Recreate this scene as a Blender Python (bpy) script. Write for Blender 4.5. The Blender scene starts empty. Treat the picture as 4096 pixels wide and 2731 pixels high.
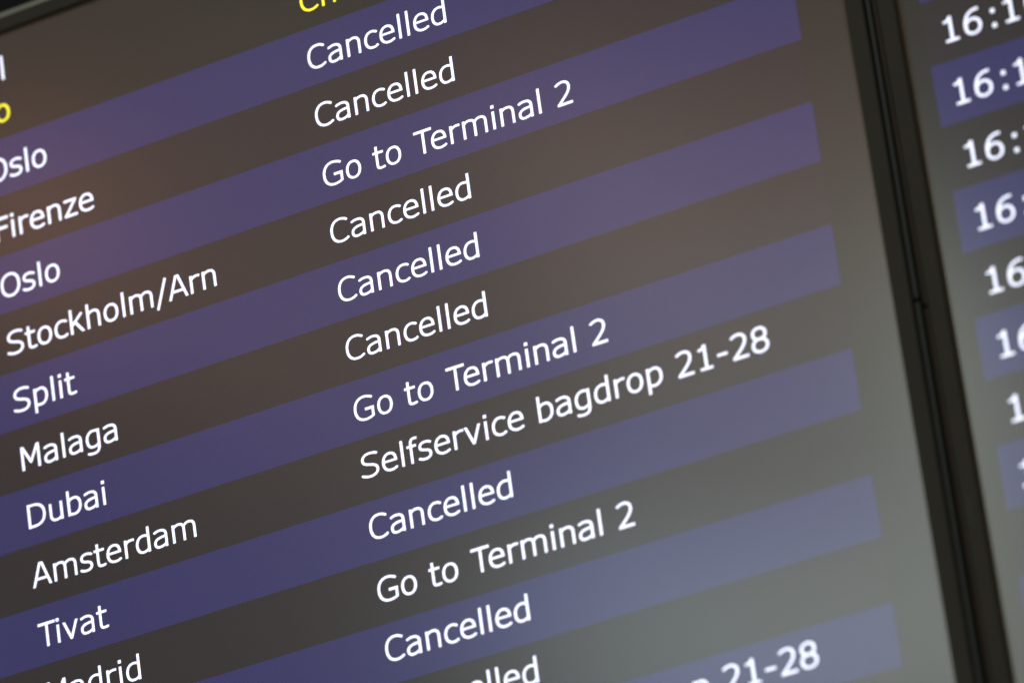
import bpy, math
import numpy as np
from mathutils import Matrix, Vector

# ------------------------------------------------------------------ scale, camera, light, exposure
EM = 0.0128            # metres per em of the 24 px screen font
H0 = 2.46              # height of the board's reference line above the floor


def W(x, y, z=0.0):    # board coordinates (em: right, up, out of the screen) to world
    return Vector((x * EM, -z * EM, y * EM + H0))


scn = bpy.context.scene
col = scn.collection
ROT = (np.array([[0.852368605, -0.132062102, -0.505991465], [-0.278703722, -0.933439179, -0.225866186], [-0.442483894, 0.33354295, -0.83244045]]))
TR = np.array([-5.902868, -7.804677, 178.112883])
F_PX = 24725.630
CAM_P = -ROT.T @ TR


def wdir(v):
    return Vector((v[0], -v[2], v[1]))


cam_d = bpy.data.cameras.new('camera')
cam = bpy.data.objects.new('camera', cam_d)
col.objects.link(cam)
scn.camera = cam
cx, cy, cz = wdir(ROT[0]), wdir(-ROT[1]), wdir(-ROT[2])
m = Matrix((cx, cy, cz)).transposed().to_4x4()
m.translation = W(*CAM_P)
cam.matrix_world = m
cam_d.sensor_width = 36.0
cam_d.sensor_fit = 'HORIZONTAL'
cam_d.lens = F_PX / 4096 * 36.0
cam_d.clip_start = 0.05
cam_d.clip_end = 100.0
cam_d.dof.use_dof = True
cam_d.dof.focus_distance = 175.6 * EM
cam_d.dof.aperture_fstop = 5.8
cam_d.dof.aperture_blades = 9

scn.view_settings.view_transform = 'Standard'
scn.view_settings.look = 'None'
scn.view_settings.exposure = 0.0
scn.view_settings.gamma = 1.0

world = bpy.data.worlds.new('World')
scn.world = world
world.use_nodes = True
bg = world.node_tree.nodes['Background']
bg.inputs[0].default_value = (0.95, 1.0, 0.93, 1)
bg.inputs[1].default_value = 0.22


def on_board(px, py):
    d = ROT.T @ np.array([(px - 2048) / F_PX, (py - 1365.5) / F_PX, 1.0])
    return CAM_P + d * (-CAM_P[2] / d[2])


# soft lamps added in front of the board for its reflected glow and haze: lamp, which way the
# board mirrors it, how far it stands and how wide it is
def reflected_lamp(name, px, py, dist, size_px, watts_per, color, sy=1.0):
    p = on_board(px, py)
    d = p - CAM_P
    d[2] = -d[2]
    q = p + d * (dist / d[2])
    L = bpy.data.lights.new(name, 'AREA')
    L.shape = 'ELLIPSE'
    total = np.linalg.norm(p - CAM_P) + np.linalg.norm(q - p)
    L.size = size_px / F_PX * total * EM
    L.size_y = L.size * sy
    area = math.pi * L.size * L.size_y / 4
    L.energy = watts_per * math.pi * area
    L.color = color
    o = bpy.data.objects.new(name, L)
    col.objects.link(o)
    o.location = W(*q)
    o.rotation_euler = (W(*p) - W(*q)).to_track_quat('-Z', 'Y').to_euler()
    return o


for args in (  # added lamps, placed and tinted to build up the glow on the screens
    ('warm_glow_lamp', 120, 900, 450, 750, 1.0, (6.2, 2.8, 1.7), 1),
    ('glow_lamp', 1100, 300, 450, 1000, 1.0, (0.9, 0.62, 0.5), 0.8),
    ('glow_lamp', 2300, 600, 450, 900, 1.0, (3.2, 1.96, 1.65), 0.8),
    ('glow_lamp', 3400, 600, 450, 1000, 1.0, (1.29, 0.37, 0.14), 1),
    ('glow_lamp', 2700, 1250, 450, 900, 1.0, (3.5, 3.07, 2.64), 1),
    ('glow_lamp', 1300, 1400, 450, 1000, 1.0, (1.42, 0.90, 0.63), 0.8),
    ('haze_lamp', 4300, 1400, 450, 1300, 1.0, (6.5, 7.4, 6.8), 1),  # from here on: lamps added for the pale grey-green haze
    ('haze_lamp', 2600, 2600, 450, 1100, 1.0, (4.6, 5.7, 6.0), 1),
    ('haze_lamp', 3600, 2600, 450, 1200, 1.0, (4.8, 5.4, 5.1), 1),
    ('haze_lamp', 4800, 2600, 450, 1500, 1.0, (3.9, 4.4, 4.0), 1)):
    reflected_lamp(*args)
top = bpy.data.lights.new('ceiling_panel_light', 'AREA')
top.shape = 'RECTANGLE'
top.size = 2.5
top.size_y = 1.0
top.energy = 14
top.color = (1.0, 0.99, 0.88)
tlo = bpy.data.objects.new('ceiling_panel_light', top)
col.objects.link(tlo)
tlo.location = (-0.6, -1.5, 5.2)
tlo.rotation_euler = (Vector((0, 0, 2.5)) - tlo.location).to_track_quat('-Z', 'Y').to_euler()


# ------------------------------------------------------------------ materials
def new_mat(name):
    mt = bpy.data.materials.new(name)
    mt.use_nodes = True
    return mt, mt.node_tree, mt.node_tree.nodes['Principled BSDF']


def math_node(nt, op, a, b=None, c=None):
    n = nt.nodes.new('ShaderNodeMath')
    n.operation = op
    for i, v in enumerate((a, b, c)):
        if v is None:
            continue
        if isinstance(v, (int, float)):
            n.inputs[i].default_value = v
        else:
            nt.links.new(v, n.inputs[i])
    return n.outputs[0]


PXP = EM / 24.0        # pitch of the liquid crystal pixels


def screen_mat(name, rgb, strength=1.0, amp=1.0):
    """backlit LCD pixels (fine dot grid with red, green and blue stripes) under an anti-glare film"""
    mt, nt, b = new_mat(name)
    tc = nt.nodes.new('ShaderNodeTexCoord')
    sep = nt.nodes.new('ShaderNodeSeparateXYZ')
    nt.links.new(tc.outputs['Object'], sep.inputs[0])
    k = 2 * math.pi / PXP
    ux = math_node(nt, 'MULTIPLY', sep.outputs['X'], k)
    uz = math_node(nt, 'MULTIPLY', sep.outputs['Z'], k)
    row = math_node(nt, 'MULTIPLY_ADD', math_node(nt, 'COSINE', uz), 0.42 * amp, 1.0)
    chans = []
    for ph, c in zip((-1.9, 0.0, 1.9), rgb):
        w = math_node(nt, 'COSINE', math_node(nt, 'ADD', ux, ph))
        w = math_node(nt, 'MULTIPLY_ADD', w, 0.46 * amp, 1.0)
        w = math_node(nt, 'MULTIPLY', w, row)
        chans.append(math_node(nt, 'MULTIPLY', w, c))
    cmb = nt.nodes.new('ShaderNodeCombineColor')
    for i in range(3):
        nt.links.new(chans[i], cmb.inputs[i])
    # uneven backlight: a slight cloudiness fixed to the panel
    no = nt.nodes.new('ShaderNodeTexNoise')
    no.inputs['Scale'].default_value = 9.0
    no.inputs['Detail'].default_value = 1.5
    nt.links.new(tc.outputs['Object'], no.inputs['Vector'])
    st = math_node(nt, 'MULTIPLY_ADD', no.outputs[0], 0.12 * strength, 0.94 * strength)
    nt.links.new(cmb.outputs[0], b.inputs['Emission Color'])
    nt.links.new(st, b.inputs['Emission Strength'])
    b.inputs['Base Color'].default_value = (0.004, 0.004, 0.004, 1)
    b.inputs['Roughness'].default_value = 0.14
    # faint grain of the anti-glare film
    n2 = nt.nodes.new('ShaderNodeTexNoise')
    n2.inputs['Scale'].default_value = 1500.0
    n2.inputs['Detail'].default_value = 2.0
    nt.links.new(tc.outputs['Object'], n2.inputs['Vector'])
    rr = math_node(nt, 'MULTIPLY_ADD', n2.outputs[0], 0.04, 0.12)
    nt.links.new(rr, b.inputs['Roughness'])
    return mt


def plastic(name, rgb, rough, metallic=0.0, spec=0.5):
    mt, nt, b = new_mat(name)
    tc = nt.nodes.new('ShaderNodeTexCoord')
    no = nt.nodes.new('ShaderNodeTexNoise')
    no.inputs['Scale'].default_value = 60.0
    no.inputs['Detail'].default_value = 4.0
    nt.links.new(tc.outputs['Object'], no.inputs['Vector'])
    mr = nt.nodes.new('ShaderNodeMix')
    mr.data_type = 'RGBA'
    mr.inputs['A'].default_value = (*[c * 0.82 for c in rgb], 1)
    mr.inputs['B'].default_value = (*[c * 1.18 for c in rgb], 1)
    nt.links.new(no.outputs[0], mr.inputs['Factor'])
    nt.links.new(mr.outputs['Result'], b.inputs['Base Color'])
    r = math_node(nt, 'MULTIPLY_ADD', no.outputs[0], 0.16, rough - 0.08)
    nt.links.new(r, b.inputs['Roughness'])
    b.inputs['Metallic'].default_value = metallic
    b.inputs['Specular IOR Level'].default_value = spec
    n2 = nt.nodes.new('ShaderNodeTexNoise')
    n2.inputs['Scale'].default_value = 2500.0
    nt.links.new(tc.outputs['Object'], n2.inputs['Vector'])
    bp = nt.nodes.new('ShaderNodeBump')
    bp.inputs['Strength'].default_value = 0.12
    bp.inputs['Distance'].default_value = 0.0002
    nt.links.new(n2.outputs[0], bp.inputs['Height'])
    nt.links.new(bp.outputs[0], b.inputs['Normal'])
    return mt


M_MARGIN = screen_mat('lcd_margin', (0.0268, 0.0230, 0.0190))
M_DARK = screen_mat('lcd_dark_row', (0.0290, 0.0232, 0.0235))
M_BLUE = screen_mat('lcd_blue_row', (0.0362, 0.0325, 0.113))
M_BORDER = screen_mat('lcd_edge', (0.0228, 0.0165, 0.0092))
M_WHITE = screen_mat('lcd_white_text', (0.89, 0.92, 1.12), 1.42, 0.6)
M_YELLOW = screen_mat('lcd_yellow_text', (0.88, 0.80, 0.03), 1.5, 0.6)
M_BEZEL = plastic('bezel_plastic', (0.044, 0.0385, 0.0290), 0.5, 0, 0.22)
M_TRIM = plastic('case_trim_metal', (0.060, 0.063, 0.053), 0.45, 0.0, 0.3)
M_CASE = plastic('case_black_plastic', (0.004, 0.004, 0.004), 0.6, 0, 0.2)
M_WALL = plastic('wall_dark_paint', (0.004, 0.006, 0.006), 0.7, 0, 0.2)
M_TRIM_BROWN = plastic('case_trim_brown', (0.056, 0.040, 0.028), 0.5, 0.0, 0.2)
M_SCUFF = plastic('scuffed_plastic', (0.09, 0.095, 0.085), 0.6, 0, 0.3)


# ------------------------------------------------------------------ lettering
def bez(p0, p1, p2, p3, n=14):
    t = np.linspace(0, 1, n + 1)[1:, None]
    p0, p1, p2, p3 = map(np.array, (p0, p1, p2, p3))
    return ((1 - t) ** 3 * p0 + 3 * t * (1 - t) ** 2 * p1 + 3 * t * t * (1 - t) * p2 + t ** 3 * p3).tolist()


def path(*seg):
    """a start point, then points (line) or triples of points (curve)"""
    pts = [list(seg[0])]
    for s in seg[1:]:
        if isinstance(s[0], (tuple, list)):
            pts += bez(pts[-1], *s)
        else:
            pts.append(list(s))
    return pts


def ell(cx_, cy_, rx, ry):
    a = np.linspace(0, 2 * math.pi, 49)
    c, s = np.cos(a), np.sin(a)
    e = 0.92
    return [[cx_ + rx * math.copysign(abs(u) ** e, u), cy_ + ry * math.copysign(abs(v) ** e, v)] for u, v in zip(c, s)]


def mir(pts, w):
    return [[w - x, y] for x, y in pts]


HW, HH = 88.0, 73.0    # half stem width, half bar height
BOWL = path((1014, 985), ((900, 1040), (770, 1063), (680, 1063)), ((370, 1063), (192, 840), (192, 545)),
            ((192, 230), (350, 58), (590, 58)), ((740, 58), (880, 110), (1014, 225)))
ARCH = path((263, 890), ((420, 1040), (560, 1064), (680, 1064)), ((930, 1064), (1037, 930), (1037, 700)), (1037, 0))
# glyph: advance, strokes, (ymin, ymax) clip, extra rectangles
G = {}


def glyph(ch, adv, *strokes, rects=(), clip=(-500, 1600)):
    G[ch] = (adv, strokes, rects, clip)


def V(x, y0, y1):
    return (x - 90, y0, x + 90, y1)


glyph(' ', 720)
glyph('l', 562, rects=[V(281, 0, 1556)])
glyph('i', 562, rects=[V(281, 0, 1117), (174, 1306, 388, 1505)])
glyph('n', 1296, ARCH, rects=[V(263, 0, 1117)])
glyph('h', 1296, ARCH, rects=[V(263, 0, 1556)])
glyph('u', 1296, [[1296 - x, 1117 - y] for x, y in ARCH], rects=[V(1033, 0, 1117)])
glyph('m', 1992,
      path((263, 890), ((400, 1030), (530, 1064), (640, 1064)), ((890, 1064), (996, 950), (996, 740)), (996, 0)),
      path((980, 860), ((1110, 1010), (1240, 1064), (1370, 1064)), ((1620, 1064), (1733, 950), (1733, 740)), (1733, 0)),
      rects=[V(263, 0, 1117)])
glyph('r', 874, path((263, 850), ((400, 990), (540, 1035), (680, 1035)), (880, 1026)), rects=[V(263, 0, 1117)])
glyph('a', 1230,
      path((165, 975), ((300, 1035), (420, 1064), (540, 1064)), ((830, 1064), (968, 960), (968, 740)), (968, 0)),
      path((968, 655), ((700, 650), (178, 640), (178, 325)), ((178, 150), (290, 56), (450, 56)), ((650, 56), (820, 110), (968, 235))))
glyph('c', 1067, path((990, 965), ((880, 1035), (770, 1063), (670, 1063)), ((370, 1063), (192, 860), (192, 555)),
                      ((192, 240), (370, 54), (670, 54)), ((780, 54), (890, 82), (990, 150))))
glyph('e', 1220, path((1042, 600), ((1042, 900), (900, 1064), (630, 1064)), ((370, 1064), (188, 860), (188, 545)),
                      ((188, 230), (380, 54), (690, 54)), ((830, 54), (960, 90), (1075, 155))),
      rects=[(190, 536, 1136, 672)])
glyph('d', 1276, BOWL, rects=[V(1014, 0, 1556)])
glyph('b', 1276, [[1276 - x, 1117 - y] for x, y in BOWL], rects=[V(263, 0, 1556)])
glyph('p', 1276, [[1276 - x, 1117 - y] for x, y in BOWL], rects=[V(263, -410, 1117)])
glyph('g', 1276, BOWL, path((1014, 1117), (1014, 110), ((1014, -200), (880, -345), (560, -345)),
                            ((430, -345), (310, -322), (200, -285))))
glyph('o', 1243, ell(621, 558, 430, 505))
glyph('t', 807, path((297, 1440), (297, 330), ((297, 120), (370, 66), (520, 66)), ((620, 66), (700, 78), (770, 98))),
      rects=[(35, 965, 765, 1117)])
glyph('f', 720, path((330, 0), (330, 1180), ((330, 1400), (430, 1484), (590, 1484)), (790, 1470)),
      rects=[(50, 965, 700, 1117)])
glyph('s', 1067, path((930, 975), ((820, 1035), (700, 1066), (580, 1066)), ((330, 1066), (200, 960), (200, 820)),
                      ((200, 480), (880, 690), (880, 320)), ((880, 140), (720, 50), (480, 50)), ((340, 50), (210, 82), (95, 150))))
glyph('v', 1212, path((140, 1140), (606, 30), (1072, 1140)), clip=(0, 1117))
glyph('z', 1076, path((930, 1040), (165, 77)), rects=[(95, 965, 1000, 1117), (80, 0, 1015, 154)], clip=(0, 1117))
glyph('k', 1212, path((300, 520), (1060, 1190)), path((520, 740), (1140, -70)), rects=[V(263, 0, 1556), ],
      clip=(0, 1556))
glyph('C', 1430, path((1300, 1290), ((1130, 1395), (980, 1436), (820, 1436)), ((430, 1436), (197, 1180), (197, 744)),
                      ((197, 310), (430, 52), (820, 52)), ((980, 52), (1140, 95), (1300, 205))))
glyph('G', 1588, path((1390, 1290), ((1200, 1395), (1020, 1436), (850, 1436)), ((450, 1436), (197, 1180), (197, 744)),
                      ((197, 300), (450, 52), (850, 52)), ((1040, 52), (1220, 100), (1372, 175)), (1372, 690)),
      rects=[(850, 580, 1466, 745)])
glyph('S', 1401, path((1235, 1345), ((1080, 1412), (900, 1436), (740, 1436)), ((430, 1436), (230, 1290), (230, 1090)),
                      ((230, 640), (1190, 880), (1190, 400)), ((1190, 190), (980, 53), (660, 53)), ((470, 53), (280, 100), (105, 190))))
glyph('O', 1612, ell(806, 744, 615, 690))
glyph('T', 1262, rects=[V(631, 0, 1480), (20, 1320, 1242, 1489)])
glyph('F', 1177, rects=[V(290, 0, 1489), (196, 1320, 1160, 1489), (196, 720, 1060, 885)])
glyph('M', 1726, path((262, 1560), (863, 430), (1464, 1560)), rects=[V(282, 0, 1489), V(1444, 0, 1489)], clip=(0, 1489))
glyph('A', 1400, path((85, -40), (668, 1540)), path((1315, -40), (732, 1540)), rects=[(300, 395, 1100, 550)], clip=(0, 1489))
glyph('D', 1578, path((282, 1406), (600, 1406), ((1130, 1406), (1380, 1150), (1380, 744)), ((1380, 330), (1130, 83), (600, 83)), (282, 83)),
      rects=[V(282, 0, 1489)])
glyph('/', 930, path((110, -300), (820, 1556)))
glyph('-', 930, rects=[(140, 520, 790, 680)])
glyph(':', 930, rects=[(345, 0, 585, 250), (345, 870, 585, 1117)])
glyph('1', 1302, path((300, 1215), ((500, 1222), (645, 1275), (665, 1489))), rects=[(603, 0, 787, 1489), (290, 0, 1100, 152)],
      clip=(0, 1489))
glyph('2', 1302, path((185, 1290), ((330, 1385), (480, 1438), (620, 1438)), ((900, 1438), (1035, 1290), (1035, 1080)),
                      ((1035, 760), (700, 520), (250, 90))), rects=[(165, 0, 1180, 160)], clip=(0, 1530))
glyph('6', 1302, path((1105, 1425), ((560, 1500), (212, 1150), (212, 560))), ell(658, 484, 436, 428))
glyph('8', 1302, ell(651, 1108, 395, 330), ell(651, 424, 450, 372))
glyph('0', 1302, ell(651, 744, 445, 692))
glyph('5', 1302, path((260, 760), ((380, 850), (500, 880), (620, 880)), ((900, 880), (1070, 740), (1070, 480)),
                      ((1070, 210), (870, 53), (560, 53)), ((430, 53), (290, 90), (180, 150))),
      rects=[(240, 740, 420, 1489), (240, 1325, 1080, 1489)])

STEP = 26.0


def glyph_mesh(ch):
    """union of the strokes of a letter, cut out along its true outline (vertices, faces) in font units"""
    adv, strokes, rects, clip = G[ch]
    if not strokes and not rects:
        return None
    x0, x1, y0, y1 = -60.0, adv + 60.0, -460.0, 1640.0
    xs = np.arange(x0, x1 + STEP, STEP)
    ys = np.arange(y0, y1 + STEP, STEP)
    X, Y = np.meshgrid(xs, ys)
    D = np.full(X.shape, 1e9)
    k = HW / HH                                     # elliptical pen: squash to a round one
    for st in strokes:
        P = np.array(st, float)
        P[:, 1] *= k
        closed = np.allclose(P[0], P[-1])
        n = len(P) - 1
        for i in range(n):
            a, b = P[i], P[i + 1]
            d = b - a
            L = np.hypot(*d)
            if L < 1e-6:
                continue
            u = d / L
            rx, ry = X - a[0], Y * k - a[1]
            s = rx * u[0] + ry * u[1]
            t = -rx * u[1] + ry * u[0]
            sc = np.clip(s, 0, L)
            dd = np.hypot(s - sc, t) - HW
            if not closed and i == 0:
                dd = np.maximum(dd, -s)
            if not closed and i == n - 1:
                dd = np.maximum(dd, s - L)
            D = np.minimum(D, dd)
    for (a, b, c, d) in rects:
        dd = np.maximum(np.maximum(a - X, X - c), np.maximum(b - Y, Y - d))
        D = np.minimum(D, dd)
    D = np.maximum(D, np.maximum(clip[0] - Y, Y - clip[1]))
    D = np.where(np.abs(D) < 1e-3, 1e-3, D)
    verts, faces, cache = [], [], {}

    def vert(key, p):
        if key not in cache:
            cache[key] = len(verts)
            verts.append(p)
        return cache[key]
    ny, nx = D.shape
    ins = D < 0
    act = ins[:-1, :-1] | ins[1:, :-1] | ins[:-1, 1:] | ins[1:, 1:]
    full = ins[:-1, :-1] & ins[1:, :-1] & ins[:-1, 1:] & ins[1:, 1:]
    for j in range(ny - 1):
        i = 0
        while i < nx - 1:
            if not act[j, i]:
                i += 1
                continue
            c = [(j, i), (j, i + 1), (j + 1, i + 1), (j + 1, i)]
            if full[j, i]:
                faces.append([vert(q, (xs[q[1]], ys[q[0]])) for q in c])
                i += 1
                continue
            poly = []
            for e in range(4):
                p, q = c[e], c[(e + 1) % 4]
                if ins[p]:
                    poly.append(vert(p, (xs[p[1]], ys[p[0]])))
                if ins[p] != ins[q]:
                    f = D[p] / (D[p] - D[q])
                    pt = (xs[p[1]] + f * (xs[q[1]] - xs[p[1]]), ys[p[0]] + f * (ys[q[0]] - ys[p[0]]))
                    poly.append(vert((min(p, q), max(p, q)), pt))
            if len(poly) >= 3:
                faces.append(poly)
            i += 1
    return np.array(verts), faces


GM = {}


def text_geo(s, x, y, z, kern=None, scale=1.0):
    """vertices and faces of a line of text, left end of the baseline at (x, y)"""
    vs, fs, off, pen = [], [], 0, 0.0
    for i, ch in enumerate(s):
        if kern and i in kern:
            pen += kern[i] * 2048
        if ch not in GM:
            GM[ch] = glyph_mesh(ch)
        g = GM[ch]
        if g is not None:
            v = np.empty((len(g[0]), 3))
            v[:, 0] = x + (g[0][:, 0] + pen) / 2048 * scale
            v[:, 1] = y + g[0][:, 1] / 2048 * scale
            v[:, 2] = z
            vs.append(v)
            fs += [[q + off for q in f] for f in g[1]]
            off += len(v)
        pen += G[ch][0]
    return np.concatenate(vs), fs


# ------------------------------------------------------------------ objects
def loc(v):            # board em to a monitor's own metres
    v = np.asarray(v, float)
    return [(a * EM, -c * EM, b * EM) for a, b, c in v]


def mesh_obj(name, verts, faces, mat, parent=None, label=None):
    me = bpy.data.meshes.new(name)
    me.from_pydata(loc(verts), [], faces)
    me.materials.append(mat)
    me.update()
    o = bpy.data.objects.new(name, me)
    col.objects.link(o)
    o.parent = parent
    if label:
        o['label'] = label
    return o


def box(x0, x1, y0, y1, z0, z1, bev=0.0):
    """box open nowhere, with its front edges chamfered by bev"""
    b = bev
    v = [(x0, y0, z0), (x1, y0, z0), (x1, y1, z0), (x0, y1, z0),
         (x0, y0, z1 - b), (x1, y0, z1 - b), (x1, y1, z1 - b), (x0, y1, z1 - b)]
    f = [(3, 2, 1, 0), (0, 1, 5, 4), (1, 2, 6, 5), (2, 3, 7, 6), (3, 0, 4, 7)]
    if b > 0:
        v += [(x0 + b, y0 + b, z1), (x1 - b, y0 + b, z1), (x1 - b, y1 - b, z1), (x0 + b, y1 - b, z1)]
        f += [(4, 5, 9, 8), (5, 6, 10, 9), (6, 7, 11, 10), (7, 4, 8, 11), (8, 9, 10, 11)]
    else:
        f += [(4, 5, 6, 7)]
    return v, f


def sheet(x0, x1, y0, y1, z):
    return [(x0, y0, z), (x1, y0, z), (x1, y1, z), (x0, y1, z)], [(0, 1, 2, 3)]


def join(*parts):
    V_, F_ = [], []
    for v, f in parts:
        o = len(V_)
        V_ += list(v)
        F_ += [tuple(i + o for i in g) for g in f]
    return V_, F_


P = 1.8079             # line pitch
ZR, ZT = 0.003, 0.006  # rows and letters lie on the panel


def monitor(name, label, x0, x1, ytop, ybot, bez_in, side_gap, trim_mat):
    root = bpy.data.objects.new(name, None)
    col.objects.link(root)
    root.empty_display_size = 0.05
    root['label'] = label
    root['category'] = 'display'
    mesh_obj('lcd_panel', *sheet(x0, x1, ybot, ytop, 0.0), M_MARGIN, root)
    e = 0.17
    mesh_obj('screen_edge', *join(sheet(x0, x0 + e, ybot, ytop, 0.0015), sheet(x1 - e, x1, ybot, ytop, 0.0015),
                                  sheet(x0 + e, x1 - e, ytop - 0.09, ytop, 0.0015), sheet(x0 + e, x1 - e, ybot, ybot + e, 0.0015)),
             M_BORDER, root)
    wt, ws, h = 0.42, bez_in, 0.20
    mesh_obj('bezel_side', *box(x0 - ws, x1 + ws, ytop, ytop + wt, -0.6, h, 0.025), M_BEZEL, root)
    mesh_obj('bezel_side', *box(x0 - ws, x1 + ws, ybot - wt, ybot, -0.6, h, 0.025), M_BEZEL, root)
    mesh_obj('bezel_side', *box(x0 - ws, x0, ybot, ytop, -0.6, h, 0.025), M_BEZEL, root)
    mesh_obj('bezel_side', *box(x1, x1 + ws, ybot, ytop, -0.6, h, 0.025), M_BEZEL, root)
    # trim strips round the case, a groove away from the bezel
    g, w, zt = 0.035, 0.14, 0.10
    for sx, xe, yc in ((1, x1 + ws, side_gap[1]), (-1, x0 - ws, side_gap[0])):
        a, b = sorted((xe + sx * g, xe + sx * (g + w)))
        mesh_obj('trim_strip', *box(a, b, yc + 0.05, ytop + wt, -0.5, zt, 0.04), trim_mat, root)
        mesh_obj('trim_strip', *box(a, b, ybot - wt, yc - 0.05, -0.5, zt, 0.04), trim_mat, root)
    # top trim: two sloping facets
    ya = ytop + wt + 0.0
    xa, xb = x0 - ws, x1 + ws
    v = [(xa, ya, 0.16), (xb, ya, 0.16), (xb, ya + 0.10, 0.12), (xa, ya + 0.10, 0.12), (xb, ya + 0.24, 0.0), (xa, ya + 0.24, 0.0),
         (xb, ya + 0.24, -0.5), (xa, ya + 0.24, -0.5), (xb, ya, -0.5), (xa, ya, -0.5)]
    mesh_obj('top_trim', v, [(0, 1, 2, 3), (3, 2, 4, 5), (5, 4, 6, 7), (7, 6, 8, 9), (1, 0, 9, 8), (0, 3, 5, 7, 9), (2, 1, 8, 6, 4)],
             M_TRIM_TOP, root)
    mesh_obj('back_housing', *box(xa + 0.02, xb - 0.02, ybot - wt + 0.02, ytop + wt - 0.02, -4.5, -0.602, 0.0), M_CASE, root)
    return root


M_TRIM_TOP = plastic('top_trim_lit', (0.24, 0.24, 0.20), 0.5, 0.0, 0.4)  # paler than the side trim: light caught from above put into the colour

# ---- the left monitor: destinations and check-in information
XS, XD = 0.012, -11.288
left = monitor('departure_monitor', 'black framed departure screen filling most of the view, listing cancelled flights',
               -62.8, 17.135, 4.50, -40.5, 0.54, (-12.5, -12.5), M_TRIM)
left.location = W(0, 0, 0)
STATUS = {0: 'Cancelled', 1: 'Cancelled', 2: 'Go to Terminal 2', 3: 'Cancelled', 4: 'Cancelled', 5: 'Cancelled',
          6: 'Go to Terminal 2', 7: 'Selfservice bagdrop 21-28', 8: 'Cancelled', 9: 'Go to Terminal 2', 10: 'Cancelled',
          11: 'Cancelled', 12: 'Selfservice bagdrop 21-28'}
SOFF = [-.049, -.047, -.079, -.022, -.001, .024, -.011, .114, .091, .045, .118, .127, .13]
DEST = {0: 'Oslo', 1: 'Firenze', 2: 'Oslo', 3: 'Stockholm/Arn', 4: 'Split', 5: 'Malaga', 6: 'Dubai', 7: 'Amsterdam',
        8: 'Tivat', 9: 'Madrid'}
DOFF = [-.05, -.087, -.066, -.051, -.034, -.027, -.007, .01, -.007, .009]
XR = 15.624
BT, BB = 1.2374, -0.5205
for r in range(0, 22):
    y = -r * P
    if r % 2 == 0:
        v, f = sheet(-61.5, XR, y + BB, y + BT, ZR)
    else:
        v, f = sheet(-61.5, XR, y - P + BT, y + P + BB, ZR)
    row = mesh_obj('flight_row', v, f, M_BLUE if r % 2 == 0 else M_DARK, left,
                   ('violet blue row' if r % 2 == 0 else 'dark grey row') if r < 13 else None)
    if r in STATUS:
        s = STATUS[r]
        kern = {6: 0.056, 7: -0.109} if s[0] == 'G' else None
        v, f = text_geo(s, XS, y + SOFF[r], ZT, kern)
        mesh_obj('status_text', v, f, M_WHITE, row, 'white lettering that reads "%s"' % s)
    if r in DEST:
        s = DEST[r]
        v, f = text_geo(s, XD, y + DOFF[r], ZT, {1: -0.06} if s == 'Tivat' else None)
        mesh_obj('destination_text', v, f, M_WHITE, row, 'white lettering that reads "%s"' % s)
HDR = [('Til', -11.36, 3.05, M_WHITE, 'white'), ('To', -11.41, 1.75, M_YELLOW, 'yellow'), ('Check-in', 0.0, 1.75, M_YELLOW, 'yellow')]
for s, x, y, mt, cn in HDR:
    v, f = text_geo(s, x, y, ZT)
    mesh_obj('header_text', v, f, mt, left, '%s lettering that reads "%s"' % (cn, s))

# ---- the right monitor: departure times
right = monitor('departure_monitor', 'black framed departure screen at the right edge, showing times from 16:10',
                -0.66, 78.0, 4.5 + 7.4, -40.5 + 7.4, 0.51, (-12.75 + 7.42, -12.5), M_TRIM_BROWN)
th, ph = 0.0048, -0.0259
right.matrix_world = Matrix.Translation(W(19.286, -7.422, 0)) @ Matrix.Rotation(-th, 4, 'Y') @ Matrix.Rotation(-ph, 4, 'Z')
k = 1.0101
TIMES = {-2: '16:10', -1: '16:10', 0: '16:10', 1: '16:15', 2: '16:15', 3: '16:15', 4: '16:15', 5: '16:15', 6: '16:15'}
for r in range(-5, 18):
    y = -r * P * k
    if r % 2 == 0:
        v, f = sheet(0, 76, y + BB * k, y + BT * k, ZR)
    else:
        v, f = sheet(0, 76, y - P * k + BT * k, y + P * k + BB * k, ZR)
    row = mesh_obj('flight_row', v, f, M_BLUE if r % 2 == 0 else M_DARK, right,
                   ('violet blue row' if r % 2 == 0 else 'dark grey row') if r < 8 else None)
    if r in TIMES:
        v, f = text_geo(TIMES[r], 0.557 - 240 / 2048, y - 0.048, ZT, {1: 0.026, 2: 0.08, 3: -0.025, 4: 0.06})
        mesh_obj('time_text', v, f, M_WHITE, row, 'white lettering that reads "%s"' % TIMES[r])
# pale scuff on the right monitor's frame
mesh_obj('scuff_mark', [(-0.99, -11.6, 0.204), (-0.955, -11.6, 0.204), (-0.93, -11.0, 0.204), (-0.95, -10.8, 0.204)], [(0, 1, 2, 3)],
         M_SCUFF, right)

# ---- the dark wall behind the monitors
wv, wf = box(-140, 180, -120, 90, -14, -9)
wall = mesh_obj('wall', wv, wf, M_WALL)
wall.location = W(0, 0, 0)
wall['kind'] = 'structure'
